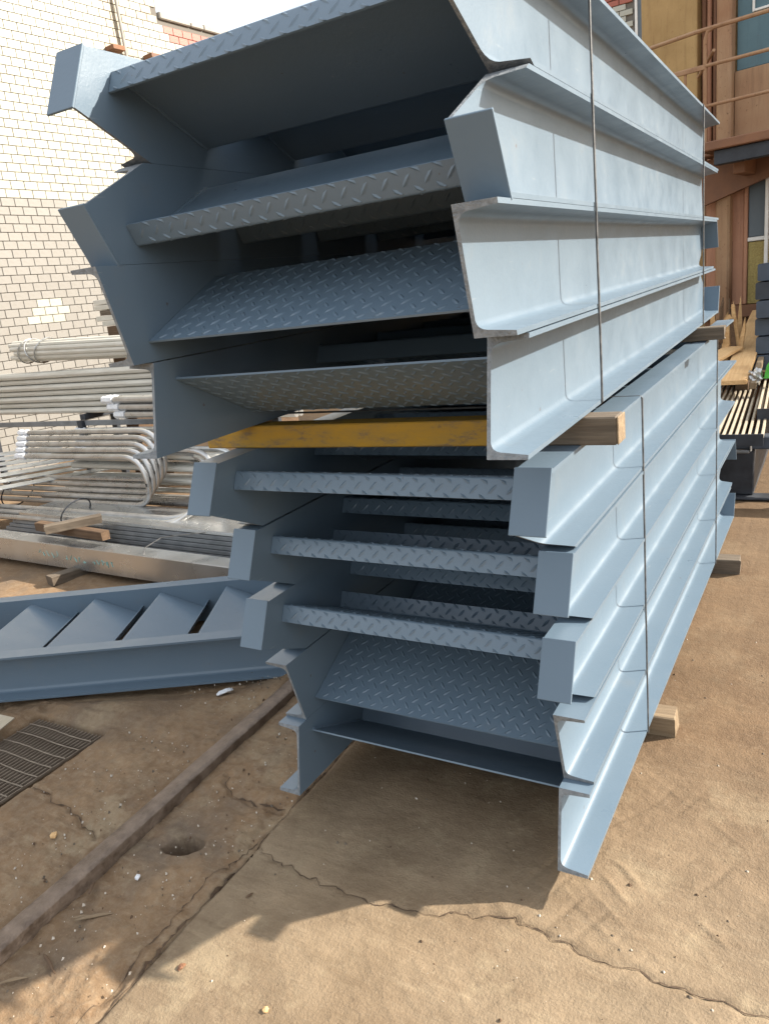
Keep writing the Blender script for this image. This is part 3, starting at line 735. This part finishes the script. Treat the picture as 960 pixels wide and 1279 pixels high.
# long pipes on a rack
for c in range(4):
    for j in range(7):
        pipe('long_pipe', 'long dull pipe on the rack, ' + ORD[j] + ' layer, ' + ['front', 'second', 'third', 'rear'][c] + ' column', [(-7.3, 4.15 + .05 * c + (j % 2) * .0245, 1.18 - .049 * j), (-3.0, 4.12 + .05 * c + (j % 2) * .0245, 1.15 - .049 * j)], .0238, PIPE, 'long pipes on the rack', 8)
def rack():
    t = thing('pipe_rack', 'dark steel rack carrying the long pipes', 'rack', (0, 0, 0))
    for x in (-6.9, -5.2, -3.5):
        MB().box((x - .03, 4.08, .80), (x + .03, 4.42, .845), .004).build('cross_beam', [BLACK], t)
        for y in (4.06, 4.40): MB().box((x - .03, y - .02, gzs(x, y)), (x + .03, y + .02, .80), .003).build('post', [BLACK], t)
    MB().box((-7.0, 4.07, .755), (-3.4, 4.10, .795), .003).build('long_beam', [DARKG], t)
rack()
# round bundle tied with wire, above
k = 0
for ring, n in ((0, 1), (.042, 6), (.083, 12)):
    for q in range(n):
        a = 2 * math.pi * q / n + .2; dy = ring * math.cos(a); dz = ring * math.sin(a)
        pipe('bundled_pipe', 'thin pipe of the round bundle tied below the brick wall', [(-6.12 + rng.uniform(-.06, .06), 4.32 + dy, 1.375 + dz * .85), (-3.2, 4.29 + dy, 1.285 + dz * .85)], .0205, PIPE, 'round tied bundle', 8)
def tie(label, x, y, z, r, rz, mat=PIPE2, rad=.006, lean=.02):
    pts = [(x + lean * math.sin(a), y + r * math.cos(a), z + rz * math.sin(a)) for a in [2 * math.pi * i / 24 for i in range(25)]]
    tag(MB().tube(pts, rad, 6, False).build('tie_wire', [mat], smooth=True), label, 'wire', 'tie wires on the pipes')
tie('leftmost pale tie round the round pipe bundle', -6.0, 4.32, 1.371, .115, .100, lean=.04)
tie('second pale tie round the round pipe bundle', -5.90, 4.32, 1.368, .115, .100, lean=-.03)
tie('third pale tie round the round pipe bundle', -5.78, 4.32, 1.364, .115, .100, lean=.06)
tie('pale tie round the right end of the round pipe bundle', -4.62, 4.31, 1.328, .115, .100, lean=-.02)
tie('dark wire hooked round the tall hairpin pipes at the left edge', -5.42, 3.53, .35, .14, .12, BLACK, .005, .08)
tie('dark wire hooked round the low hairpin pipes', -4.45, 3.28, .30, .12, .09, BLACK, .005, .06)
for j in range(5):
    o = MB().box((-5.42 + (.06 if j in (0, 2) else 0) , 4.60, 1.505 + .044 * j), (-3.4, 4.72, 1.545 + .044 * j), .003).build('box_section', [PIPE if j != 2 else WOODG])
    tag(o, ['lowest', 'second', 'middle', 'fourth', 'topmost'][j] + ' beige box section in the small stack above the tied bundle', 'steel section', 'box sections above the bundle')
sup = MB().box((-5.2, 4.50, .0), (-5.05, 4.80, 1.50), .005).build('prop_block', [WOODB]); tag(sup, 'dark prop standing behind the tied pipe bundle, near its left end', 'prop', 'props behind the bundle')
sup = MB().box((-3.75, 4.50, .0), (-3.6, 4.80, 1.50), .005).build('prop_block', [WOODB]); tag(sup, 'dark prop standing behind the tied pipe bundle, near the stair stack', 'prop', 'props behind the bundle')
# shiny strips at the left edge
for i in range(7):
    a = R(40 + 3 * i); M = Matrix.Translation((-5.80 + .13 * i, 3.68 + .012 * i, .60 - .028 * i)) @ Matrix.Rotation(a, 4, 'Z') @ Matrix.Rotation(R(12), 4, 'X')
    o = MB().box((-.8, -.035, 0), (.5, .035, .006), .001, M).build('steel_strip', [GALV]); tag(o, ['leftmost', 'second', 'third', 'fourth', 'fifth', 'sixth', 'rightmost'][i] + ' shiny galvanised strip lying slantwise among the pipes', 'steel strip', 'shiny strips')
# flat galvanised channel in front with chalk marks, grey sheets behind
def channel():
    t = thing('galvanised_channel', 'wide galvanised channel with turquoise chalk marks lying on timber', 'steel channel', (-5.0, 2.905, .072), (0, R(.9), R(-1.2)))
    MB().box((0, 0, 0), (2.75, .008, .15), .002).build('web', [CHAN], t)
    MB().box((0, .0085, .142), (2.75, .13, .15), .002).build('flange', [CHAN], t)
    MB().box((0, .0085, 0), (2.75, .13, .008), .002).build('flange', [CHAN], t)
    r = random.Random(5); mk = MB()
    def stroke(pts): mk.tube([(x, -.001, z) for x, z in pts], .0022, 4)
    x = .62
    for grp in range(3):
        for ch in range(r.choice([4, 5])):
            z = .055 + r.uniform(-.01, .01) - .006 * grp
            p = [(x + r.uniform(0, .03), z + r.uniform(0, .045)) for _ in range(4)]; stroke(p); x += .042
        x += .05
    mk.build('chalk_marks', [CHALK], t)
channel()
for i in range(6):
    o = MB().box((-5.3 + .05 * i, 3.07, .07 + .030 * i), (-2.45 - .03 * (i % 3), 3.42, .095 + .030 * i), .002).build('steel_flat', [DARKG if i < 5 else CHAN]); o.rotation_euler = (0, R(.6), R(-1.5))
    tag(o, ['lowest', 'second', 'third', 'fourth', 'fifth', 'topmost'][i] + ' flat steel section stacked behind the galvanised channel', 'steel flat', 'stacked flat sections')
timber('brown timber block lying across the galvanised channel', (-4.50, 3.02, .252), (-3.80, 2.97, .24), .055, .06, WOODB, 21)
timber('sawn timber block laid over the brown block on the galvanised channel', (-4.19, 2.84, .298), (-4.0, 3.12, .300), .05, .07, WOODG, 22)
timber('short timber block under the galvanised channel', (-4.08, 2.72, .012), (-3.95, 3.2, .012), .058, .085, WOODG, 23)
timber('timber bearer hidden under the stacked flat steel near the stair', (-2.9, 2.85, .0), (-2.9, 3.5, .02), .055, .08, WOODG, 24)
# wire loop on the channel
tag(MB().tube([(-3.42, 2.895, .06), (-3.44, 2.885, .13), (-3.40, 2.885, .20), (-3.41, 2.91, .235), (-3.36, 3.0, .27), (-3.1, 3.10, .285)], .0035, 5).build('tie_wire', [WIRE], smooth=True), 'thin wire knotted round the galvanised channel', 'wire', 'tie wires on the pipes')

# ------------------------------------------------------------------ right: shed facade, gratings, timber
def shed():
    O = Vector((-1.16, 8.5, 0)); e = Vector((.984, -.179, 0))
    t = thing('workshop', 'ochre and orange workshop with raised rusty platform and blue panels', 'building', O, (0, 0, math.atan2(-.179, .984)))
    # local: x along the facade to the right, y away from camera (behind the face), z up
    def P(name, a, b, mat, bev=.006): return MB().box(a, b, bev).build(name, [mat], t)
    P('wall', (-.58, .30, 0), (3.2, 3.0, 4.35), OCHRE)
    P('wall_panel', (-.60, .0, 2.35), (-.075, .298, 4.35), OCHRE)
    P('column', (.125, -.10, .1), (.255, .05, 4.35), TANP, .02)
    P('column', (-.60, .0, .1), (-.50, .29, 2.34), RUSTB)
    for i, (x, m) in enumerate(((-.045, RUSTB), (.005, ORANGE), (.06, RUSTB))):
        MB().tube([(x, .10, 2.3), (x, .10, 4.3)], .022, 10).build('pipe', [m], t, smooth=True)
    P('backing_panel', (-.072, .27, 2.35), (.124, .297, 4.35), RUSTB)
    P('window_panel', (.27, .02, 3.12), (1.9, .28, 4.35), TEAL)
    P('window_frame', (.40, .0, 3.56), (.42, .018, 4.3), WHITE, .003); P('window_frame', (.421, .0, 3.56), (.9, .018, 3.58), WHITE, .003)
    P('lower_wall', (.258, .0, 2.36), (1.9, .29, 3.118), TANP)
    # raised platform standing out from the face
    P('platform_deck', (.19, -.75, 2.40), (3.1, -.002, 2.475), RUSTB, .008)
    P('platform_deck', (.02, -.30, 2.41), (.188, -.102, 2.47), RUSTB, .008)
    P('platform_joist', (.30, -.70, 2.28), (3.0, -.60, 2.398), BLACK)
    P('platform_joist', (.40, -.5, 2.20), (.5, -.01, 2.398), RUSTB)
    def tube(name, pts, r=.016, mat=TANP): return MB().tube(pts, r, 8).build(name, [mat], t, smooth=True)
    yr = -.70
    tube('top_rail', [(-.27, yr + .05, 3.35), (.15, yr, 3.355), (3.0, yr, 3.355)], .017)
    tube('middle_rail', [(-.09, yr, 3.08), (3.0, yr, 3.06)], .015)
    tube('low_rail', [(.23, yr, 2.765), (3.0, yr, 2.77)], .014)
    tube('post', [(.225, yr + .001, 2.42), (.225, yr + .001, 3.28), (.245, yr, 3.335), (.29, yr, 3.352)], .016)
    tube('post', [(1.5, yr, 2.47), (1.5, yr, 3.35)], .016)
    tube('brace', [(.05, -.35, 3.08), (.30, yr - .01, 3.18)], .014)
    P('rail_angle', (-.16, yr - .02, 3.05), (.23, yr - .002, 3.075), TANP, .002)
    tube('stub_post', [(.06, yr, 2.55), (.06, yr, 3.06)], .012)
    # lower storey
    MB().prism([(-.02, 1.98), (1.2, 2.33), (1.2, 2.395), (-.02, 2.395)], 1, -.16, -.105, mi=0).build('gusset_plate', [RUSTB], t)
    P('lower_backing', (-.02, .06, .12), (1.9, .29, 2.34), RUSTB)
    P('door_panel', (.01, .0, 1.05), (.36, .05, 2.30), ORANGE)
    P('door_edge', (.361, -.02, 1.05), (.395, .055, 2.30), ORANGE)
    P('door_slot', (.15, -.004, 1.70), (.24, -.0003, 1.712), BLACK, .001)
    for x in (.10, .17, .255): P('door_seam', (x, -.003, 1.08), (x + .006, -.0003, 1.62 + .03 * (x > .12)), RUSTB, .001)
    P('base_rail', (-.02, -.03, .93), (.55, .05, 1.045), RUSTB)
    P('slate_panel', (.398, .0, 1.665), (.60, .05, 2.32), SLATE)
    P('sill', (.396, -.02, 1.625), (.60, .05, 1.662), WHITE)
    P('mesh_panel', (.398, .0, 1.05), (.60, .05, 1.622), GOLD)
    P('door_post', (.555, -.06, 1.3), (.585, -.022, 2.2), WHITE, .004)
    P('side_panel', (.602, .0, .5), (1.9, .05, 2.32), OCHRE)
shed()
def far_block():
    t = thing('brick_block', 'pale brick building with dark red band behind the ochre workshop', 'building', (-3.6, 14, 0))
    MB().box((-1.6, .02, 0), (3.0, 4, 6.6)).build('mortar_core', [MORTAR], t)
    CW, CH = .21, .085; b = MB(); rd = MB(); r = random.Random(9)
    me = MB().box((-CW / 2 + .006, -.01, -CH / 2 + .005), (CW / 2 - .006, .0195, CH / 2 - .005), .003).mesh('brick', [CREAM])
    n = 0
    for j in range(77):
        for i in range(-8, 9):
            x = (i + (.5 if j % 2 else 0)) * CW; z = (j + .5) * CH
            if x + CW / 2 > .66 or x - CW / 2 < -1.6: continue
            if 5.50 < z < 5.75: rd.box((x - CW / 2 + .006, -.012, z - CH / 2 + .005), (x + CW / 2 - .006, .0195, z + CH / 2 - .005), .003); continue
            if 4.6 < z < 6.4 and x > -.4: put('brick', me, t, (x, 0, z)); continue
            b.box((x - CW / 2 + .006, -.01, z - CH / 2 + .005), (x + CW / 2 - .006, .0195, z + CH / 2 - .005), .003)
    o = b.build('brickwork', [CREAM], t); o['kind'] = 'stuff'; o = rd.build('brick_band', [REDB], t); o['kind'] = 'stuff'
    MB().box((.662, -.03, 4.0), (.70, .018, 6.5), .004).build('window_frame', [WHITE], t)
    MB().box((.702, -.015, 4.0), (1.5, .018, 6.5), .004).build('window_pane', [SLATE], t)
far_block()

def grating(label, loc, W, D, n, rz=0, grp='steel gratings beyond the stack'):
    t = thing('steel_grating', label, 'grating', loc, (0, 0, rz), grp)
    sl = MB().box((-.0065, 0, 0), (.0065, D, .030), .001).mesh('slat', [TANG])
    for i in range(n): put('slat', sl, t, (-W / 2 + W * i / (n - 1), 0, 0))
    for y in (0, D): MB().box((-W / 2 - .008, y - .004 - (.004 if y == 0 else -.004), -.03), (W / 2 + .008, y + .004 - (.004 if y == 0 else -.004), .037), .001).build('end_band', [BLACK if y == 0 else TANG], t)
    return t
grating('tan bar grating lying on the black stand just beyond the stack', (-.635, 4.62, .49), .60, 3.3, 19, R(2.5))
grating('second bar grating overlapping the first at the right edge', (-.12, 5.15, .545), .55, 2.4, 17, R(2.5))
def stand():
    t = thing('steel_stand', 'black steel stand under the gratings beyond the stack', 'stand', (-.55, 4.85, gzs(0, 4.9)))
    def P(name, a, b, mat=BLACK): return MB().box(a, b, .006).build(name, [mat], t)
    P('front_panel', (-.45, 0, .02), (.16, .03, .285)); P('foot', (-.45, -.06, 0), (.75, .06, .018)); P('top_beam', (-.45, -.02, .30), (.9, .08, .375), NAVY)
    P('post', (.60, .0, .02), (.66, .06, .30)); P('side_panel', (.10, .035, .02), (.16, 1.8, .29))
    P('lug', (.02, -.05, .29), (.03, -.022, .37), GALV); P('lug', (.14, -.05, .29), (.15, -.022, .37), GALV); P('tray', (.031, -.05, .28), (.139, -.022, .30), DARKG)
stand()
def beams():
    for i in range(6):
        for q in range(2):
            z = .62 + .135 * i
            mb = MB(); prof = [(-.058, .008), (-.050, 0), (.050, 0), (.058, .008), (.058, .117), (.050, .125), (-.050, .125), (-.058, .117)]
            mb.prism(prof, 1, 6.6 + .03 * ((i * 7) % 3), 9.0); o = mb.build('steel_beam', [NAVY if i != 4 else BLACK], None, loc=(-.49 + .135 * q + .01 * (i % 2), 0, z))
            tag(o, ['lowest', 'second', 'third', 'fourth', 'fifth', 'topmost'][i] + [' left', ' right'][q] + ' navy steel beam in the stack beside the ochre workshop', 'steel beam', 'navy beams stacked on the right')
    o = MB().box((-.6, 6.75, gzs(0, 7)), (.2, 6.95, .615), .01).build('beam_trestle', [RUSTB]); tag(o, 'rusty trestle under the near end of the navy beams', 'trestle')
    o = MB().box((-.6, 8.0, .16), (.2, 8.2, .615), .01).build('beam_trestle', [RUSTB]); tag(o, 'rusty trestle under the far end of the navy beams', 'trestle')
beams()
def scrap_wood():
    # pallet of boards the loose timber lies on
    t = thing('timber_pallet', 'brown board pallet under the loose planks beyond the stack', 'pallet', (-1.0, 6.9, gzs(0, 7)))
    for i in range(7): MB().box((-.7, -.55 + .16 * i, .44), (.45, -.55 + .16 * i + .13, .47), .004).build('board', [WOODB if i % 2 else WOOD], t)
    for x in (-.65, -.12, .35): MB().box((x, -.55, 0), (x + .09, .55, .438), .005).build('bearer', [WOODB], t)
    timber('long tan plank slanting away over the pallet beyond the stack', (-.62, 5.95, .62), (-.60, 8.0, .98), .03, .17, WOODO, 31, name='plank')
    timber('narrow tan plank edge-on beside the long slanting one', (-.50, 5.98, .58), (-.49, 8.0, .94), .045, .04, WOOD, 32, name='plank')
    timber('brown plank lying crosswise on the pallet', (-.95, 6.6, .63), (-.25, 6.5, .60), .03, .10, WOODB, 33, name='plank')
    timber('orange board lying on the pallet next to the splintered log', (-.98, 6.1, .67), (-.70, 6.7, .80), .02, .16, WOODO, 34, name='plank')
    # splintered log
    r = random.Random(6); mb = MB(); k = 9; vs = []; fs = []; H = .42
    for i in range(k + 1):
        z = H * i / k; rad = .055 * (1 - .2 * i / k)
        for j in range(9):
            a = j * 2 * math.pi / 9; q = rad * r.uniform(.65, 1.2); zz = z + (r.uniform(-.05, .07) if i == k else r.uniform(-.02, .02))
            vs.append((math.cos(a) * q + .05 * z, math.sin(a) * q, zz))
    for i in range(k):
        for j in range(9): fs.append((i * 9 + j, i * 9 + (j + 1) % 9, (i + 1) * 9 + (j + 1) % 9, (i + 1) * 9 + j))
    fs.append(tuple(range(9)))
    lg = thing('splintered_log', 'upright splintered orange log stump with torn bark beyond the stack', 'log', (-.76, 6.75, .60))
    mb.add(vs, fs).build('trunk', [WOODO], lg)
    for i in range(12):
        a = r.uniform(0, 6.28); M = Matrix.Translation((math.cos(a) * .08, math.sin(a) * .08, r.uniform(0, .25))) @ Euler((r.uniform(-.16, .16), r.uniform(-.16, .16), a)).to_matrix().to_4x4()
        MB().prism([(-.03, 0), (.03, .02), (.022, r.uniform(.2, .42)), (0, r.uniform(.35, .5))], 1, -.006, .006, M).build('splinter', [WOODO if i % 2 else WOODB], lg)
    def blob(name, label, cat, loc, sx, sy, sz, mat, seed):
        import bmesh
        r = random.Random(seed); bm = bmesh.new(); bmesh.ops.create_icosphere(bm, subdivisions=3, radius=1)
        for v in bm.verts:
            n = 1 + .25 * math.sin(v.co.x * 5 + seed) * math.sin(v.co.y * 6) + .2 * math.sin(v.co.z * 7 + v.co.x * 4) + r.uniform(-.07, .07)
            v.co = Vector((v.co.x * sx, v.co.y * sy, v.co.z * sz)) * n
        me = bpy.data.meshes.new(name); bm.to_mesh(me); bm.free(); me.materials.append(mat); tag(put(name, me, None, loc), label, cat)
    blob('plastic_sack', 'white crumpled plastic sack beside the splintered log', 'sack', (-.86, 6.9, .80), .10, .10, .15, WRAP, 1)
    blob('clear_bag', 'pale crumpled bag beside the green sack by the gratings', 'bag', (-.49, 6.08, .655), .045, .06, .05, PIPE2, 2)
    pts = [(-.05, -.04, 0), (.05, -.05, 0), (.06, .04, .01), (-.04, .05, 0), (-.035, -.03, .09), (.045, -.035, .11), (.05, .03, .12), (-.02, .03, .08), (.02, -.01, .17), (.035, .01, .165)]
    fs = [(0, 3, 2, 1), (0, 1, 5, 4), (1, 2, 6, 5), (2, 3, 7, 6), (3, 0, 4, 7), (4, 5, 8), (5, 6, 9, 8), (6, 7, 9), (7, 4, 8, 9)]
    o = MB().add(pts, fs).build('green_sack', [GREEN], None, loc=(-.385, 6.1, .64)); tag(o, 'crumpled green plastic sack lying behind the gratings', 'sack')
scrap_wood()
